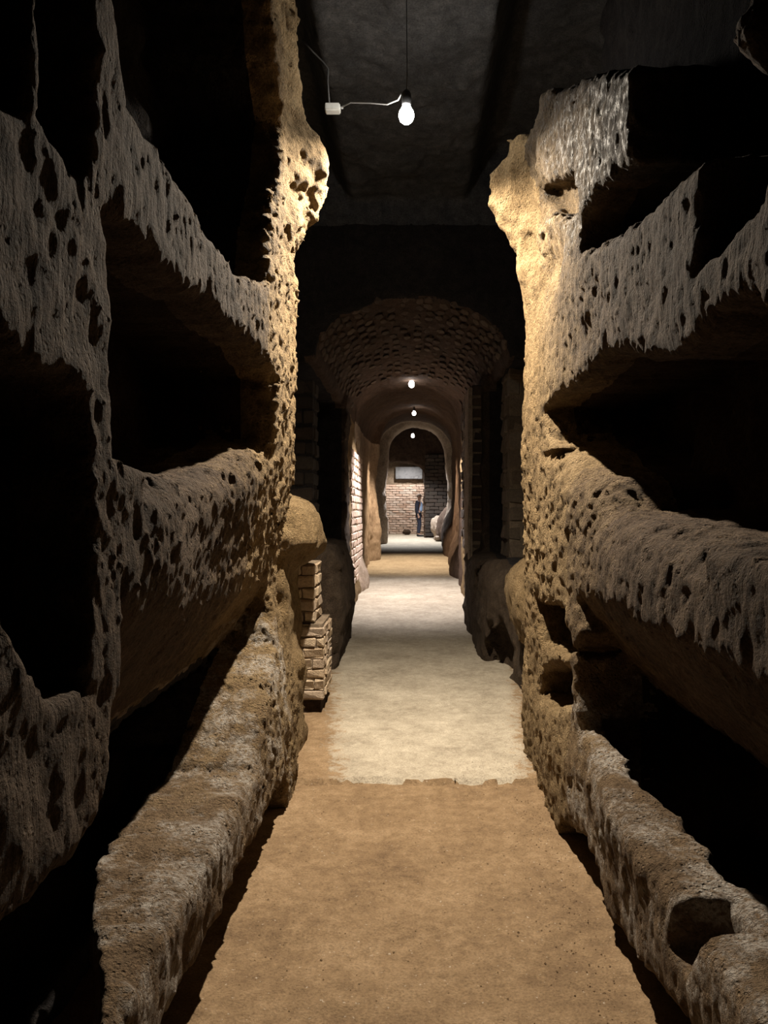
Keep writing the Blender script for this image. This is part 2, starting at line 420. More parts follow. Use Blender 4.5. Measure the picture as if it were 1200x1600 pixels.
    # undercut at the foot
    ub = (.215 + 0 * Y2 if side < 0 else np.interp(Y2, [1.5, 1.97, 2.35, 2.69, 3.08, 3.4, 3.7], [.21, .21, .145, .07, .20, .12, .02])) + .02 * fbm(Y2 * 4, Y2 * 0, Y2 * 0 + 9, 3)
    ue = 4.0 if side < 0 else 3.75
    ub = ub - .5 * sstep(ue - .25, ue + .05, Y2)
    un = np.maximum(Z - ub[None], S - .45).astype(np.float32)
    f = smax(f, -un, np.float32(.04))
    if side < 0:                         # the near end of the low ledge is broken off askew
        ct = np.maximum(Y - (1.50 + S * 2.3 + .04 * n2[None]), Z - .60).astype(np.float32)
        ct = np.maximum(ct, np.maximum(S - .85, np.minimum(S - .42, .10 - Z))).astype(np.float32)
        f = smax(f, -ct, np.float32(.03))
    if side > 0:                         # rock knob in the upper corner
        p = pw(1172, 150)
        f = np.minimum(f, np.sqrt(((S - .30) / .22) ** 2 + ((Y - p[0] - .25) / .10) ** 2 + ((Z - p[1] - .3) / .12) ** 2) * .1 - .1).astype(np.float32)
    # end of the wall section
    ye = (4.28 if side < 0 else 4.78) + .035 * n2 + .02 * fine2
    f = smax(f, (Y - ye[None]).astype(np.float32), np.float32(.09))
    f = f.astype(np.float32)
    # roughness in the narrow band: lumps, pits and vertical pick marks
    I = np.nonzero(np.abs(f) < .085)
    s_, y_, z_ = ss[I[0]], ys[I[1]], zs[I[2]]
    du_ = np.minimum(du, dl)[I[1], I[2]]
    add = .008 * fbm(s_ * 9, y_ * 9 + side * 7, z_ * 9, 3)
    crumb = fbm(s_ * 34, y_ * 34, z_ * 34 + side * 5, 2)
    pier = sstep(3.0, 3.5, y_) * (1 - .5 * sstep(2.9, 3.3, z_)) if side < 0 else np.clip(sstep(3.45, 3.9, y_) * (1 - sstep(1.9, 2.2, z_)), 0, 1)
    led = np.exp(-((z_ - 1.42) / .22) ** 2)
    add = add + (.003 + .008 * pier + .004 * led) * crumb
    pn = vn(s_ * 36 + 3, y_ * 36, z_ * 34 + side * 11)
    reg = np.clip(vn(s_ * 4, y_ * 3.1 + side * 3, z_ * 3.1) + .35, 0, 1)
    add = add + (1 - .9 * (z_ > 1.8) * (y_ < 3.4)) * (s_ < .25) * (.02 + .98 * sstep(1.5, 2.6, y_)) * (1 - .4 * pier) * .024 * sstep(.28, .62, pn) * reg * (.35 + .9 * led * (z_ < 1.45) + .5 * pier)
    strk = vn(y_ * 64 + side * 3, s_ * 6, z_ * 7) + .5 * vn(y_ * 34, s_ * 4 + 9, z_ * 9)
    sface = (s_ < .13) * sstep(.0, .045, du_)
    add = add + (.0035 + .0035 * sstep(1.8, 3.2, y_)) * fbm(s_ * 58, y_ * 58 + side, z_ * 58, 2) * (s_ < .4)
    sreg = np.clip(sstep(1.75, 1.95, z_) + sstep(.5, .4, z_), 0, 1)
    add = add + sface * sreg * (.35 + .65 * sstep(1.5, 3.2, y_)) * .0060 * strk
    add = add + .022 * fbm(s_ * 7 + 5, y_ * 7, z_ * 6 + side, 3) * sstep(2.5, 2.9, z_) * sstep(3.5, 3.9, y_)
    f[I] += add.astype(np.float32)
    V, Q = nets(f, ss, ys, zs)
    Q = drop_bits(V, Q)
    cen = V[Q].mean(1)
    s, y, z = cen[:, 0], cen[:, 1], cen[:, 2]
    cn = np.cross(V[Q[:, 2]] - V[Q[:, 0]], V[Q[:, 3]] - V[Q[:, 1]]); cn /= np.linalg.norm(cn, axis=1)[:, None] + 1e-12
    W = V.copy(); W[:, 0] = side * (X0 + V[:, 0])
    if side < 0: Q = Q[:, ::-1]
    # part of the wall each face belongs to
    lab = np.zeros(len(Q), int)
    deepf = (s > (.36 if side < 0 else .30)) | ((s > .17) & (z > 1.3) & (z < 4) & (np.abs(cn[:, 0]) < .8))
    if side < 0:
        lab[(z < .98) & (y < 4.02) & (s < .45)] = 1
        lab[(z > .85) & (z < 1.86) & (y > 1.62) & (y < 3.55)] = 2
        lab[(z > 1.95) & (z < 2.55) & (y > 1.66) & (y < 3.35)] = 3
        lab[(y > 1.44) & (y <= 1.66) & (z > .80)] = 4
        lab[(y > 3.35) & (z > .98)] = 5
        lab[(y <= 1.44) & (z > .80) & (z < 1.3)] = 6
        lab[(y <= 1.44) & (z > 1.66) & (z < 2.15)] = 7
    else:
        lab[(z < .80) & (y < 3.5)] = 1
        lab[(z > .62) & (z < 1.62) & (y < 3.15)] = 2
        lab[(y >= 3.45) & (z > .0)] = 5
        lab[(z > 1.90 + .05 * np.sin(y * 9)) & (z < 2.66) & (y < 4.25)] = 3
        lab[(z > 2.66 + .05 * np.sin(y * 7)) & (y < 4.30 + .06 * np.sin(z * 13)) & (y > 2.3)] = 4
    deepf &= ~((z < 1.9) & (np.abs(cn[:, 2]) > .3) & (s < .36))
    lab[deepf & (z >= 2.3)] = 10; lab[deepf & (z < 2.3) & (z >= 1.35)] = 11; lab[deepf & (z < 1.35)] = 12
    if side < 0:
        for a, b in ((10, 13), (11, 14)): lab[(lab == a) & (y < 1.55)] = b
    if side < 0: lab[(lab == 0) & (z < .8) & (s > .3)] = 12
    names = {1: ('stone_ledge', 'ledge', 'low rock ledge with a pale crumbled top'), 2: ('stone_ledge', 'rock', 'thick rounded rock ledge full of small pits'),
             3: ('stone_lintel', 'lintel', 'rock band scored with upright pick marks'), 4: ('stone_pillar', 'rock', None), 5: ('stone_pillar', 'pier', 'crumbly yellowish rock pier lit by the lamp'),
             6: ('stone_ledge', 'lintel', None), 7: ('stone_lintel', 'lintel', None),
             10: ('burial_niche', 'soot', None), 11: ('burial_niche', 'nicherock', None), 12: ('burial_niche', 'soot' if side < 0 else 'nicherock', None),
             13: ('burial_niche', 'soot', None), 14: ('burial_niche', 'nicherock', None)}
    if side > 0: names[4] = ('hanging_rock', 'wet', 'damp glistening rock left hanging over a hollow')
    base = mesh_np('wall_left' if side < 0 else 'wall_right', W, Q[lab == 0], M['rock']); struct(base)
    for k, (nm, mt, lb) in names.items():
        if (lab == k).sum() > 40:
            o = mesh_np(nm, W, Q[lab == k], M[mt], base)
            if lb: o['label'] = lb
    return base
wall_l = near_wall(-1)
wall_r = near_wall(1)

# ------------------------------------------------------------------ the passage beyond the piers (rock around a carved void)
def spring_ceiling(X, xc, hw, zs_, zc):
    t = np.clip(np.abs((X - xc) / hw), 0, 1)
    return zs_ + (zc - zs_) * np.sqrt(np.clip(1 - t * t, 0, 1))
def interp(y, pts):
    a = np.array(pts, float); return np.interp(y, a[:, 0], a[:, 1])
def carve(ys, res, f_extra, zmax, xw, name_parts, seed):
    xs = np.arange(-xw, xw, res); zs = np.arange(-.08, zmax, res)
    X = xs[:, None, None]; Y = ys[None, :, None]; Z = zs[None, None, :]
    f = f_extra(X, Y, Z).astype(np.float32)
    I = np.nonzero(np.abs(f) < res * 6)
    x_, y_, z_ = xs[I[0]], ys[I[1]], zs[I[2]]
    f[I] += (.030 * fbm(x_ * 4 + seed, y_ * 3, z_ * 4, 4) + .014 * fbm(x_ * 17, y_ * 14, z_ * 17, 3) + .006 * fbm(x_ * 40, y_ * 30, z_ * 40, 1)).astype(np.float32)
    V, Q = nets(f, xs, ys, zs)
    Q = drop_bits(V, Q)
    return V, Q
def mid_f(X, Y, Z):
    # side recesses above, narrower foot; the vault starts at y = 7.35
    fl = interp(Y, [(4, -1.75), (7.2, -1.75), (7.3, -1.30), (10.7, -1.30), (10.85, -.87), (13, -.87)])
    fr = interp(Y, [(4, 1.6), (7.9, 1.6), (8.0, 1.25), (8.95, 1.25), (9.05, .98), (9.1, .90), (13, .89)])
    ceil_hi = 4.5 + .5 * sstep(.52, .80, np.abs(X + .02)) + 0 * Y
    XL = fl + 0 * Z; XR = fr + 0 * Z
    v = smax(smax(XL - X, X - XR, .1), Z - ceil_hi, .35)
    rock = -v
    # vault mass: everything above the flattened barrel
    xc, hw = .02, .93
    zc = spring_ceiling(X, xc, hw, 2.98, 3.58 + 0 * Y)
    vm = smax(7.35 - Y, zc - Z, .10)
    rock = smin(rock, vm, .08)
    def box(x0, x1, y0, y1, z1, k=.12):
        b = smax(smax(x0 - X, X - x1, k), smax(y0 - Y, Y - y1, k), k)
        return smax(b, Z - z1, k)
    def ell(cx, cy, cz, rx, ry, rz):
        r = np.sqrt(((X - cx) / rx) ** 2 + ((Y - cy) / ry) ** 2 + ((Z - cz) / rz) ** 2)
        return (r - 1) * min(rx, ry, rz)
    # left: foot rock, boulder over the brick pilaster, rock pier
    rock = smin(rock, box(-2, -.67, 4.15, 5.10, .64 + .05 * np.sin(Y * 5), .22), .08)
    rock = smin(rock, ell(-.88, 5.22, 1.36, .29, .52, .27), .05)
    rock = smin(rock, box(-2, -.78, 4.8, 5.7, 1.5, .1), .06)
    rock = smin(rock, box(-2, -.98, 4.2, 7.4, 1.35, .1), .1)
    rock = smin(rock, box(-2, -.60 - .10 * np.abs(Z - .6), 6.95, 8.7, 1.20, .22), .1)
    rock = smin(rock, box(-2, -.90, 8.2, 11.2, .75, .2), .1)
    rock = smin(rock, box(-2, -.82, 10.7, 13, .34, .12), .1)
    # rim of the left pier under the vault
    rock = smin(rock, box(-2, -.86, 10.4, 10.9, 3.1, .06), .05)
    # right: foot rock with hollows
    rm = box(.68 + .22 * np.clip(7.4 - Y, 0, 1), 2, 5.75, 9.7, 1.03, .2)
    rm = smin(rm, ell(1.0, 5.6, .85, .28, .7, .36), .1)
    rm = smax(rm, -ell(.80, 6.9, .22, .16, .42, .30), .05)
    rm = smax(rm, -ell(.80, 7.9, .80, .10, .25, .16), .05)
    rm = smax(rm, -ell(.84, 5.9, .42, .14, .3, .15), .05)
    rock = smin(rock, rm, .08)
    rock = smin(rock, box(.86, 2, 8.9, 13, 3.1, .05), .05)
    return rock
ysm = log_ys(4.15, 12.7, .0055)
V, Q = carve(ysm, .028, mid_f, 5.2, 2.0, None, 3)
cen = V[Q].mean(1); x, y, z = cen.T
Pn = np.cross(V[Q[:, 1]] - V[Q[:, 0]], V[Q[:, 2]] - V[Q[:, 0]]); Pn /= np.linalg.norm(Pn, axis=1)[:, None] + 1e-9
vlt = (y > 7.3) & (z > 2.9) & (np.abs(x) < 1.0)
up = (z > 4.25)
front = (~up) & (y <= 7.42) & (z > 3.0) & (np.abs(x) < 1.4)
vlt &= ~up & ~front
left = x < 0
shaderock = (z > 1.62) & (y < 7.6) | ((z > .95) & (y > 7) & (y < 10.8) & (np.abs(x) > .93)) | front  # faces that get shade as a darker rock colour
brown = (y > 6.1) & (y < 10.9) & (z > .01)
wl2 = mesh_np('wall_left', V, Q[left & ~vlt & ~up & ~shaderock & ~brown], M['rock']); struct(wl2)
mesh_np('rock_outcrop', V, Q[left & ~vlt & ~up & ~shaderock & brown], M['rockdark'], wl2)
o = mesh_np('side_recess', V, Q[left & ~vlt & ~up & shaderock], M['soot'], wl2)
wr2 = mesh_np('wall_right', V, Q[~left & ~vlt & ~up & ~shaderock & ~brown], M['rock']); struct(wr2)
mesh_np('rock_outcrop', V, Q[~left & ~vlt & ~up & ~shaderock & brown], M['rockdark'], wr2)
o = mesh_np('side_recess', V, Q[~left & ~vlt & ~up & shaderock], M['soot'], wr2)
cl2 = mesh_np('ceiling', V, Q[up], M['ceil']); struct(cl2)
vault = mesh_np('ceiling', V, Q[vlt], M['vault']); struct(vault)

def far_f(X, Y, Z):
    XL = interp(Y, [(11, -.88), (14, -.88), (14.1, -.95), (19.3, -.98), (19.6, -.82), (20.2, -.83), (20.4, -1.15), (26.3, -1.15), (26.55, -.80), (27.3, -.80), (27.5, -1.6), (36, -1.8)])
    XR = interp(Y, [(11, .90), (14, .90), (14.1, 1.05), (20, 1.15), (26.3, 1.5), (26.6, 1.30), (27.3, 1.30), (27.5, 2.0), (36, 2.4)])
    XL = XL + .05 * np.sin(Z * 2.6 + Y * .9) * (Y > 19) + 0 * X
    XR = XR - .04 * np.sin(Z * 2.1 + 1 + Y * .9) * (Y > 19) + 0 * X
    zc = interp(Y, [(11, 3.60), (12.2, 3.66), (20, 4.12), (26.3, 4.62), (26.5, 4.47), (27.3, 4.47), (27.5, 5.0), (36, 5.0)])
    rise = interp(Y, [(11, .6), (20, .9), (27.3, 1.1), (27.6, .3), (36, .3)])
    xc = (XL + XR) / 2; hw = (XR - XL) / 2
    ce = spring_ceiling(X, xc, hw, zc - rise, zc)
    v = smax(smax(XL - X, X - XR, .12), Z - ce, .12)
    rock = -v
    # door wall at 31, arched opening
    wd = np.maximum(30.9 - Y, Y - 31.5)
    xl, xr = -1.45, .57
    oc = spring_ceiling(X, -.45, 1.05, 3.0, 3.52 + 0 * Y)
    op = smax(smax(xl - X, X - xr, .1), Z - oc, .1)
    rock = smin(rock, smax(wd, -op, .08), .08)
    # end wall
    rock = smin(rock, 34.3 - Y + 0 * X + 0 * Z, .1)
    def ell(cx, cy, cz, rx, ry, rz):
        r = np.sqrt(((X - cx) / rx) ** 2 + ((Y - cy) / ry) ** 2 + ((Z - cz) / rz) ** 2)
        return (r - 1) * min(rx, ry, rz)
    for e in ((1.25, 15.5, .35, .42, 1.1, .55), (1.35, 17.8, .45, .45, 1.4, .65), (1.55, 21.5, .5, .62, 2.0, .85), (1.65, 25.5, .62, .6, 2.3, 1.0),
              (1.75, 28.6, .9, .75, 1.6, .9), (-1.05, 13.6, .25, .33, 1.0, .45), (-1.1, 19.7, .5, .33, .5, .8)):
        rock = smin(rock, ell(*e), .2)
    return rock
ysf = log_ys(12.3, 34.9, .0062)
V, Q = carve(ysf, .045, far_f, 5.3, 2.7, None, 9)
cen = V[Q].mean(1); x, y, z = cen.T
zceil = np.interp(y, [12, 20, 27], [2.95, 3.25, 3.5])
back = y > 34.0
door = (y > 30.7) & (y < 31.7) & ~back
ceilf = (z > zceil) & ~back & ~door
rim = (y > 26.2) & (y < 27.5) & ~back
for nm, msk, mt in (('wall_left', (x < 0) & ~ceilf & ~back & ~door & ~rim, 'plaster'), ('wall_right', (x >= 0) & ~ceilf & ~back & ~door & ~rim, 'vault')):
    o = struct(mesh_np(nm, V, Q[msk], M[mt]))
ceil_far = struct(mesh_np('ceiling', V, Q[ceilf & ~rim & ~door], M['vault']))
arch = struct(mesh_np('trim_1', V, Q[rim], M['plaster'])); arch['label'] = 'pale wavy plastered arch across the far passage'
door_wall = struct(mesh_np('wall_middle', V, Q[door], M['nicherock']))
wall_back = struct(mesh_np('wall_back', V, Q[back], M['mortar']))

# ceiling over the near stretch
def sheet(name, xs, ys, zf, mat):
    X, Y = np.meshgrid(xs, ys, indexing='ij'); Zv = zf(X, Y)
    V = np.stack([X.ravel(), Y.ravel(), Zv.ravel()], 1)
    n, m = len(xs), len(ys); i, j = np.meshgrid(np.arange(n - 1), np.arange(m - 1), indexing='ij')
    a = (i * m + j).ravel(); Q = np.stack([a, a + m, a + m + 1, a + 1], 1)
    return mesh_np(name, V, Q, mat)
ceil_near = struct(sheet('ceiling', np.arange(-1.8, 1.85, .04), np.arange(.5, 4.4, .04),
    lambda X, Y: 4.50 + .5 * sstep(.52, .80, np.abs(X + .02)) + .12 * fbm(X * 3, Y * 3, X * 0, 5), M['ceil']))
ceil_near.data.flip_normals()

# ------------------------------------------------------------------ floor
def floor_h(X, Y):
    b = floor_z(Y) + .006 * fbm(X * 5, Y * 5, X * 0 + 2, 4) + .0025 * fbm(X * 30, Y * 30, X * 0, 2)
    edge = 4.235 + .02 * fbm(X * 6, X * 0, X * 0 + 4, 3)
    return b + np.where((Y > 4.235) == (Y > edge), 0, np.where(Y > edge, .03, -.03))
yfl = [.3]
while yfl[-1] < 35: yfl.append(yfl[-1] + (.012 if 1.5 < yfl[-1] < 5 else max(.02, .006 * yfl[-1])))
floor = struct(sheet('floor', np.arange(-1.7, 2.5, .02), np.array(yfl), floor_h, M['floor']))

# ------------------------------------------------------------------ bricks
def brick_mesh(w, d, h, jit, seed):
    r = random.Random(seed); bm = bmesh.new()
    bmesh.ops.create_cube(bm, size=1)
    for v in bm.verts: v.co = Vector((v.co.x * w, v.co.y * d, v.co.z * h))
    bmesh.ops.bevel(bm, geom=list(bm.edges), offset=min(w, d, h) * .13, segments=1, affect='EDGES')
    for v in bm.verts: v.co += Vector((r.uniform(-1, 1) * jit, r.uniform(-1, 1) * jit, r.uniform(-1, 1) * jit * .6))
    me = bpy.data.meshes.new('brick'); bm.to_mesh(me); bm.free(); return me
def pool(w, d, h, jit, mat, n=5, seed=0):
    out = []
    for i in range(n):
        me = brick_mesh(w, d, h, jit, seed + i); me.materials.append(mat); out.append(me)
    return out
def box_bm(x0, x1, y0, y1, z0, z1, cuts=0, jit=0):
    bm = bmesh.new(); bmesh.ops.create_cube(bm, size=1)
    for v in bm.verts:
        v.co = Vector(((x0 + x1) / 2 + v.co.x * (x1 - x0), (y0 + y1) / 2 + v.co.y * (y1 - y0), (z0 + z1) / 2 + v.co.z * (z1 - z0)))
    if cuts: bmesh.ops.subdivide_edges(bm, edges=list(bm.edges), cuts=cuts, use_grid_fill=True)
    for v in bm.verts: v.co += Vector([random.uniform(-jit, jit) for _ in range(3)])
    return bm
def brick_face(parent, off, x0, x1, y, z0, z1, bw, bh, bd, mats, jit=.006, normal='-y', proud=.0, skip=0.0, seed=0, name='brick', var=None):
    """courses of single bricks; off = parent's world location"""
    r = random.Random(seed); z = z0; row = 0; cnt = 0
    P = pool(bw * .96, bd, bh * .90, jit, mats, 6, seed * 31)
    while z + bh * .6 < z1:
        x = x0 - (bw * .5 if row % 2 else 0) + r.uniform(-.1, .1) * bw
        while x < x1 - bw * .15:
            a = max(x, x0); b = min(x + bw, x1)
            if b - a > bw * .22 and r.random() > skip:
                me = r.choice(P); o = bpy.data.objects.new(name, me); C.objects.link(o); o.parent = parent
                sx = (b - a) / bw
                cx = (a + b) / 2
                pr = r.uniform(-1, 1) * bd * .06 + proud
                if normal == '-y': wp = Vector((cx, y + bd / 2 + pr, z + bh / 2))
                elif normal == '+x': wp = Vector((y - bd / 2 + pr, cx, z + bh / 2)); o.rotation_euler[2] = math.pi / 2
                else: wp = Vector((y + bd / 2 + pr, cx, z + bh / 2)); o.rotation_euler[2] = -math.pi / 2
                o.location = wp - Vector(off)
                o.scale = (sx, 1, r.uniform(.9, 1.05)); o.rotation_euler[1] = r.uniform(-.02, .02)
                cnt += 1
            x += bw
        z += bh; row += 1
    return cnt
def masonry(name, label, group, x0, x1, y0, y1, z0, z1, bw, bh, mat, inner=None, seed=0, bd=.10, mort='mortar', jit=.006, skip=0, cat='pier', bname='brick'):
    loc = Vector(((x0 + x1) / 2, (y0 + y1) / 2, z0))
    root = empty(name, loc, label, cat, group)
    e = .012
    bm = box_bm(x0 + (e if inner == '-x' else 0) - loc.x, x1 - (e if inner == '+x' else 0) - loc.x, y0 + e - loc.y, y1 - loc.y, 0, z1 - z0 - .005)
    bm_obj('mortar', bm, M[mort], root)
    brick_face(root, loc, x0, x1, y0, z0, z1, bw, bh, bd, mat, jit, '-y', 0, skip, seed, bname)
    if inner == '+x': brick_face(root, loc, y0 + bd, y1, x1, z0, z1, bw, bh, bd, mat, jit, '+x', 0, skip, seed + 1, bname)
    if inner == '-x': brick_face(root, loc, y0 + bd, y1, x0, z0, z1, bw, bh, bd, mat, jit, '-x', 0, skip, seed + 1, bname)
    return root
fz = lambda y: float(floor_z(y))
# left pilaster under the bulging rock: narrower upper part standing on a wider foot
D = 5.5
loc = Vector((-.74, D + .2, fz(D) ))
pil = empty('brick_pilaster', loc, 'pale stepped brick pilaster under the bulging rock, beside the floor on the left', 'pilaster')
def add_block(root, loc, x0, x1, y0, y1, z0, z1, bw, bh, mat, seed, bd=.11, jit=.009):
    bm_obj('mortar', box_bm(x0 - loc.x, x1 - .012 - loc.x, y0 + .012 - loc.y, y1 - loc.y, z0 - loc.z, z1 - .006 - loc.z), M['mortar'], root)
    brick_face(root, loc, x0, x1, y0, z0, z1, bw, bh, bd, mat, jit, '-y', 0, 0, seed)
    brick_face(root, loc, y0 + bd, y1, x1, z0, z1, bw, bh, bd, mat, jit, '+x', 0, 0, seed + 1)
add_block(pil, loc, -.98, -.615, D, D + .55, fz(D) + .10, .70, .20, .075, M['brick'], 3)
add_block(pil, loc, -.98, -.685, D + .03, D + .5, .70, 1.13, .22, .085, M['brick'], 5)
foot = box_bm(-.98 - loc.x, -.64 - loc.x, D + .03 - loc.y, D + .5 - loc.y, -.01, .11, 3, .006)
bm_obj('footing', foot, M['nicherock'], pil)

# left pier beyond the vault: bright little bricks
masonry('brick_pier', 'pinkish lit brick strip of the left passage wall under the second lamp', None, -1.05, -.845, 11.3, 13.7, .38, 2.42, .26, .115, M['brick_pink'], '+x', 21, .12, jit=.008)
masonry('brick_wall_patch', 'dim coarse masonry in the dark recess on the left, above the rock pier', None, -1.30, -.94, 7.5, 7.9, 1.15, 2.75, .28, .15, M['sootbrick'], '+x', 31, .14, mort='soot', jit=.012)
masonry('brick_pier', 'dark coursed brick pier on the right with a bright passage side', None, .735, 1.06, 9.2, 10.9, 1.0, 3.02, .30, .135, M['brick_dark'], '-x', 41, .13, jit=.012)
masonry('stone_block_pier', 'pale rough block pier at right, just behind the near wall end', None, 1.03, 1.34, 8.0, 8.6, 1.0, 3.1, .30, .19, M['dimstone'], '-x', 51, .16, jit=.016, bname='stone')
# plastered skin on the passage side of the right pier
bm = box_bm(-.03, .012, -.05, .62, -.98, 1.94, 8, .010)
pr = bm_obj('wall_right', bm, M['plaster'], loc=Vector((.735, 9.20, 1.04))); struct(pr)

# end wall bricks
zb = fz(34)
brick_face(wall_back, (0, 0, 0), -1.50, .78, 34.12, zb, 2.75, .30, .105, .16, M['brick_pink'], .012, '-y', 0, 0, 61)
# dark door wall courses
brick_face(door_wall, (0, 0, 0), .62, 1.9, 30.80, zb, 3.9, .36, .15, .14, M['sootbrick'], .012, '-y', 0, 0, 71)
# marble slab over the lit brickwork
p0 = at(618, 748, 33.9); p1 = at(660, 731, 33.9)
bm = box_bm(-(p1.x - p0.x) / 2, (p1.x - p0.x) / 2, -.03, .03, 0, p1.z - p0.z + .05)
bmesh.ops.bevel(bm, geom=list(bm.edges), offset=.01, segments=2, affect='EDGES')
slab = bm_obj('marble_slab', bm, M['marble'], loc=Vector(((p0.x + p1.x) / 2, 34.08, p0.z)))
tag(slab, 'grey marble slab set above the lit brickwork at the far end', 'slab')

# vault stones
def stone_mesh(w, d, h, seed):
    r = random.Random(seed); bm = bmesh.new(); bmesh.ops.create_icosphere(bm, subdivisions=1, radius=.5)
    for v in bm.verts:
        n = v.co.normalized(); m = max(abs(n.x), abs(n.y), abs(n.z)); q = n * (.5 / m) * .6 + n * .5 * .4
        v.co = Vector((q.x * w, q.y * d, q.z * h)) * r.uniform(.9, 1.08)
    me = bpy.data.meshes.new('stone'); bm.to_mesh(me); bm.free(); return me
SP = []
for i in range(8):
    me = stone_mesh(.19, .10, .055, i); me.materials.append(M['vstone']); SP.append(me)
r = random.Random(3)
na, ny = 20, 15
for iy in range(ny):
    for ia in range(na):
        th = math.pi * (.06 + .88 * (ia + .5 + r.uniform(-.2, .2)) / na)
        yy = 7.46 + (iy + (.5 if ia % 2 else 0) + r.uniform(-.15, .15)) * (iy * .006 + .235)
        if yy > 11.9: continue
        xx = .02 + .93 * math.cos(th); zz = 2.98 + .60 * math.sin(th)
        nrm = Vector((-math.cos(th) / .93, 0, -math.sin(th) / .60)).normalized()
        tang = Vector((0, 1, 0)); bt = nrm.cross(tang)
        o = bpy.data.objects.new('stone', r.choice(SP)); C.objects.link(o); o.parent = vault
        R = Matrix((tang, bt, nrm)).transposed().to_4x4()
        o.matrix_local = Matrix.Translation((xx, yy, zz)) @ R @ Matrix.Rotation(r.uniform(-.2, .2), 4, 'Z') @ Matrix.Diagonal((r.uniform(.8, 1.15), r.uniform(.8, 1.1), r.uniform(.9, 1.4), 1))

# ------------------------------------------------------------------ boulders and rubble
def boulder(name, loc, sx, sy, sz, mat, label, cat='boulder', group=None, seed=0, sub=4):
    bm = bmesh.new(); bmesh.ops.create_icosphere(bm, subdivisions=sub, radius=1)
    co = np.array([v.co[:] for v in bm.verts])
    k = 1 + .22 * fbm(co[:, 0] * 1.6 + seed, co[:, 1] * 1.6, co[:, 2] * 1.6, 3) + .05 * fbm(co[:, 0] * 7 + seed, co[:, 1] * 7, co[:, 2] * 7, 2)
    for v, q in zip(bm.verts, k): v.co = Vector((v.co.x * sx * q, v.co.y * sy * q, v.co.z * sz * q))
    lo = min(v.co.z for v in bm.verts)
    for v in bm.verts: v.co.z -= lo
    o = bm_obj(name, bm, mat, smooth=True, loc=loc)
    if label: tag(o, label, cat, group)
    return o
boulder('boulder', (1.13, 29.9, fz(29.9) - .02), .33, .4, .44, M['plaster'], 'pale tall boulder behind the far person on the right', seed=3)
boulder('boulder', (1.05, 28.3, fz(28.3) - .01), .16, .2, .10, M['plaster'], 'small pale rubble stone at the foot of the tall boulder', seed=8)
boulder('boulder', (-.12, 33.4, fz(33.4) - .005), .17, .14, .13, M['nicherock'], 'small dark stone lying at the foot of the lit end wall', seed=5)
# gravel along the foot of the walls
bm = bmesh.new(); r = random.Random(11)
for i in range(900):
    y = r.uniform(1.6, 5.2)
    if r.random() < .55: x = .68 - abs(r.gauss(0, .11))
    else: x = r.uniform(-.6, .66)
    s = r.uniform(.0015, .004) * (1.3 if r.random() < .12 else 1)
    z = float(floor_h(np.array([x]), np.array([y]))[0]) + s * .3
    vs_ = [bm.verts.new(Vector((x, y, z)) + Vector(c) * s * r.uniform(.8, 1.2)) for c in ((1, 0, 0), (-1, 0, 0), (0, 1, 0), (0, -1, 0), (0, 0, .8), (0, 0, -.8))]
    for a, b, c in ((0, 2, 4), (2, 1, 4), (1, 3, 4), (3, 0, 4), (2, 0, 5), (1, 2, 5), (3, 1, 5), (0, 3, 5)): bm.faces.new((vs_[a], vs_[b], vs_[c]))
g = bm_obj('gravel', bm, M['floor']); g['kind'] = 'stuff'; tag(g, 'loose grit and tiny stones scattered on the earth floor', 'gravel')

# ------------------------------------------------------------------ lamps
lab = ['bare bright bulb hanging from the ceiling nearest, between the two wall ends',
       'small lit bulb hanging at the inner edge of the stone vault',
       'warm small lamp under the reddish ceiling, between vault and far arch',
       'white lamp inside the far arch, above the person',
       'tiny faint lamp before the end wall, lowest of the lamps']
ctop = [4.52, 3.64, 3.98, 4.95, 4.95]
for i, (px, py, D, pw_, col, tilt, cone) in enumerate(LAMPS):
    p = at(px, py, D)
    sc = 1.4 if i == 0 else (1.5 if i < 4 else 1.0)
    if i == 3: sc = 2.0
    root = empty('hanging_lamp', p, lab[i], 'lamp', 'lamps along the passage ceiling')
    b = bm_obj('bulb', lathe([(0, -.045), (.014, -.043), (.026, -.032), (.031, -.016), (.029, .002), (.018, .022), (.013, .034), (0, .036)]), M['bulb'] if i == 0 else M['bulb_far'], root, True)
    b.scale = (sc,) * 3
    s = bm_obj('lamp_socket', lathe([(0, .028), (.018, .028), (.019, .034), (.019, .075), (.012, .088), (0, .09)]), M['socket'], root, True)
    s.scale = (sc,) * 3
    k = bm_obj('cord', tube([(0, 0, .08 * sc), (.004, 0, .16 * sc), (0, 0, ctop[i] - p.z)], .0025 * (1 + 2 * (i > 0))), M['socket'], root, True)
    ld = bpy.data.lights.new('lamp_light', 'SPOT'); ld.energy = pw_; ld.color = col
    ld.spot_size = math.radians(cone); ld.spot_blend = 1.0 if i == 0 else .6; ld.shadow_soft_size = .03 if i == 0 else .05
    lo = bpy.data.objects.new('lamp_light', ld); C.objects.link(lo); lo.parent = root
    lo.location = (0, 0, -.05 * sc - .03); lo.rotation_euler = (math.radians(-tilt), 0, 0)
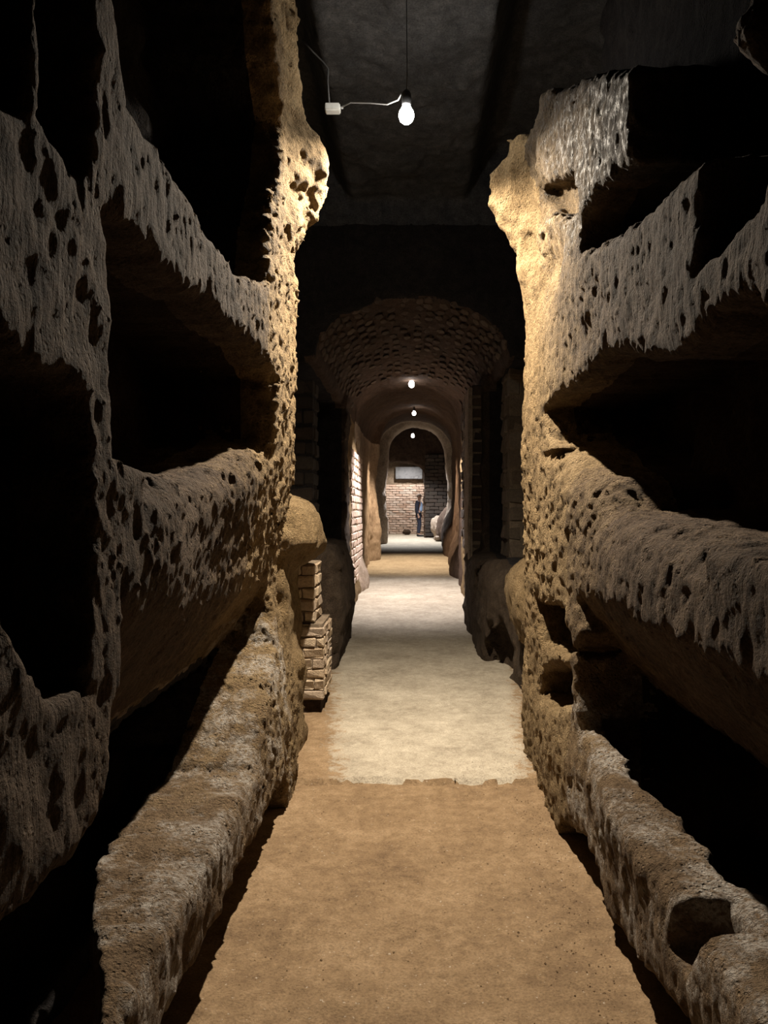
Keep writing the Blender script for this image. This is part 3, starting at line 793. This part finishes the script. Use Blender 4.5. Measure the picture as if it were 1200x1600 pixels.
# cable and junction box
jb = at(520, 170, 4.6)
root = empty('junction_box', jb, 'small white cable junction box on the left, beside the first lamp', 'junction box')
bm = box_bm(-.045, .045, -.03, .03, -.022, .022); bmesh.ops.bevel(bm, geom=list(bm.edges), offset=.006, segments=2, affect='EDGES')
bm_obj('box_body', bm, M['whitebox'], root)
bm = box_bm(-.040, .040, -.036, -.029, -.017, .017); bm_obj('box_lid', bm, M['whitebox'], root)
bm_obj('cable_gland', tube([(.04, 0, .005), (.062, 0, .008)], .009), M['cable'], root, True)
lp = at(*LAMPS[0][:3])
pts = [jb + Vector((.05, 0, .008)), at(548, 160, 4.55), at(580, 161, 4.5), at(605, 163, 4.42), at(622, 156, 4.37), lp + Vector((-.03, 0, .105))]
cb = bm_obj('electric_cable', tube(pts, .005, 8), M['cable'], smooth=True); tag(cb, 'thin grey cable running from the junction box to the first lamp', 'cable')
pts = [at(472, 62, 4.9), at(490, 82, 4.9), at(505, 97, 4.88), at(513, 108, 4.86), at(512, 128, 4.84), jb + Vector((-.02, 0, .02))]
cb = bm_obj('electric_cable', tube(pts, .005, 8), M['cable'], smooth=True); tag(cb, 'grey cable coming down from the left ceiling above the junction box', 'cable')

# ------------------------------------------------------------------ the person at the far end
def skin_mesh(name, verts, edges, radii, mat, parent, root_i=0, sub=2):
    me = bpy.data.meshes.new(name); me.from_pydata(verts, edges, []); me.update()
    o = link(name, me, parent)
    m = o.modifiers.new('skin', 'SKIN'); m.use_smooth_shade = True
    for i, rr in enumerate(radii):
        sv = me.skin_vertices[0].data[i]; sv.radius = rr if isinstance(rr, tuple) else (rr, rr); sv.use_root = (i == root_i)
    s = o.modifiers.new('sub', 'SUBSURF'); s.levels = sub; s.render_levels = sub
    dg = bpy.context.evaluated_depsgraph_get(); dg.update()
    nm = bpy.data.meshes.new_from_object(o.evaluated_get(dg)); nm.name = name
    o.modifiers.clear(); o.data = nm; nm.materials.clear(); nm.materials.append(mat)
    for p in nm.polygons: p.use_smooth = True
    return o
PD = 32.0
pl = at(654, 838, PD); pz = fz(PD)
person = empty('person', (pl.x, PD, pz), 'person in dark jacket and trousers with pale blue shirt, standing near the lit end wall', 'person')
# figure faces +x (towards the right); y is its sideways axis
bv = [(0, 0, .96), (.0, 0, 1.12), (.01, 0, 1.30), (0, 0, 1.44), (.015, 0, 1.52), (.035, 0, 1.60), (.045, 0, 1.70),
      (.0, .09, .90), (.02, .10, .50), (-.02, .10, .09), (.12, .11, .035),
      (.0, -.09, .90), (.05, -.10, .50), (.0, -.10, .09), (.14, -.11, .035),
      (0, .19, 1.40), (-.04, .24, 1.14), (.10, .22, .92), (.16, .21, .86),
      (0, -.19, 1.40), (-.06, -.24, 1.14), (-.02, -.25, .90), (.0, -.25, .83)]
be = [(0, 1), (1, 2), (2, 3), (3, 4), (4, 5), (5, 6), (0, 7), (7, 8), (8, 9), (9, 10), (0, 11), (11, 12), (12, 13), (13, 14), (3, 15), (15, 16), (16, 17), (17, 18), (3, 19), (19, 20), (20, 21), (21, 22)]
br = [(.10, .13), (.095, .12), (.11, .15), (.085, .12), .050, .085, .075, .085, .058, .038, .03, .085, .058, .038, .03, .05, .042, .03, .028, .05, .042, .03, .028]
skin_mesh('body', bv, be, br, M['skin'], person)
skin_mesh('trousers', [(0, 0, .99), (0, .085, .90), (.02, .10, .50), (-.02, .10, .10), (0, -.085, .90), (.05, -.10, .50), (0, -.10, .10)],
          [(0, 1), (1, 2), (2, 3), (0, 4), (4, 5), (5, 6)], [(.125, .155), .105, .078, .062, .105, .078, .062], M['navy'], person)
skin_mesh('shirt', [(.035, 0, .98), (.045, 0, 1.18), (.045, 0, 1.34), (.02, 0, 1.46)], [(0, 1), (1, 2), (2, 3)], [(.12, .15), (.125, .15), (.12, .16), (.07, .09)], M['blueshirt'], person)
skin_mesh('jacket', [(-.05, 0, .92), (-.05, 0, 1.15), (-.055, 0, 1.32), (-.035, 0, 1.45), (-.02, .19, 1.40), (-.05, .24, 1.14), (.06, .23, .97), (-.02, -.19, 1.40), (-.07, -.24, 1.14), (-.03, -.25, .93)],
          [(0, 1), (1, 2), (2, 3), (3, 4), (4, 5), (5, 6), (3, 7), (7, 8), (8, 9)], [(.12, .18), (.11, .165), (.12, .17), (.09, .12), .075, .06, .045, .075, .06, .045], M['navy'], person)
for sy in (-1, 1):
    x0 = .0 if sy > 0 else .02
    bm = box_bm(x0 - .08, x0 + .20, sy * .105 - .05, sy * .105 + .05, 0, .085, 2)
    for v in bm.verts:
        if v.co.x > x0 + .08: v.co.z *= .6
    bmesh.ops.bevel(bm, geom=[e for e in bm.edges if e.calc_face_angle(0) > .7], offset=.012, segments=2, affect='EDGES')
    bm_obj('shoe', bm, M['shoe'], person, True)
    # fingers
    hx, hz = (.16, .86) if sy > 0 else (.0, .83)
    for q in range(4):
        L = (.075, .085, .08, .062)[q]
        bm_obj('finger', tube([(hx - .025 + q * .018, sy * (.21 if sy > 0 else .25), hz), (hx - .02 + q * .018, sy * (.215 if sy > 0 else .25), hz - L * .6), (hx - .01 + q * .018, sy * (.205 if sy > 0 else .24), hz - L)], [.009, .008, .006], 6), M['skin'], person, True)
    bm_obj('thumb', tube([(hx + .02, sy * .21, hz + .03), (hx + .045, sy * .20, hz), (hx + .05, sy * .195, hz - .03)], [.010, .009, .007], 6), M['skin'], person, True)
# hair, nose, ears, eyes
bm = bmesh.new(); bmesh.ops.create_uvsphere(bm, u_segments=20, v_segments=12, radius=1)
bmesh.ops.delete(bm, geom=[v for v in bm.verts if v.co.z < -.1 and v.co.x > -.2 or v.co.z < -.55], context='VERTS')
for v in bm.verts: v.co = Vector((v.co.x * .108 + .02, v.co.y * .092, v.co.z * .115 + 1.675))
bmesh.ops.solidify(bm, geom=list(bm.faces), thickness=.012)
bm_obj('hair', bm, M['hair'], person, True)
bm_obj('nose', tube([(.115, 0, 1.675), (.142, 0, 1.64), (.118, 0, 1.63)], [.008, .014, .010], 8), M['skin'], person, True)
bm_obj('mouth', tube([(.118, -.022, 1.598), (.127, 0, 1.6), (.118, .022, 1.598)], .005, 6), M['hair'], person, True)
for sy in (-1, 1):
    bm_obj('ear', tube([(.03, sy * .082, 1.69), (.02, sy * .094, 1.665), (.03, sy * .084, 1.635)], [.008, .014, .008], 8), M['skin'], person, True)
    bm = bmesh.new(); bmesh.ops.create_uvsphere(bm, u_segments=10, v_segments=6, radius=.011)
    for v in bm.verts: v.co += Vector((.112, sy * .03, 1.68))
    bm_obj('eye', bm, M['shoe'], person, True)
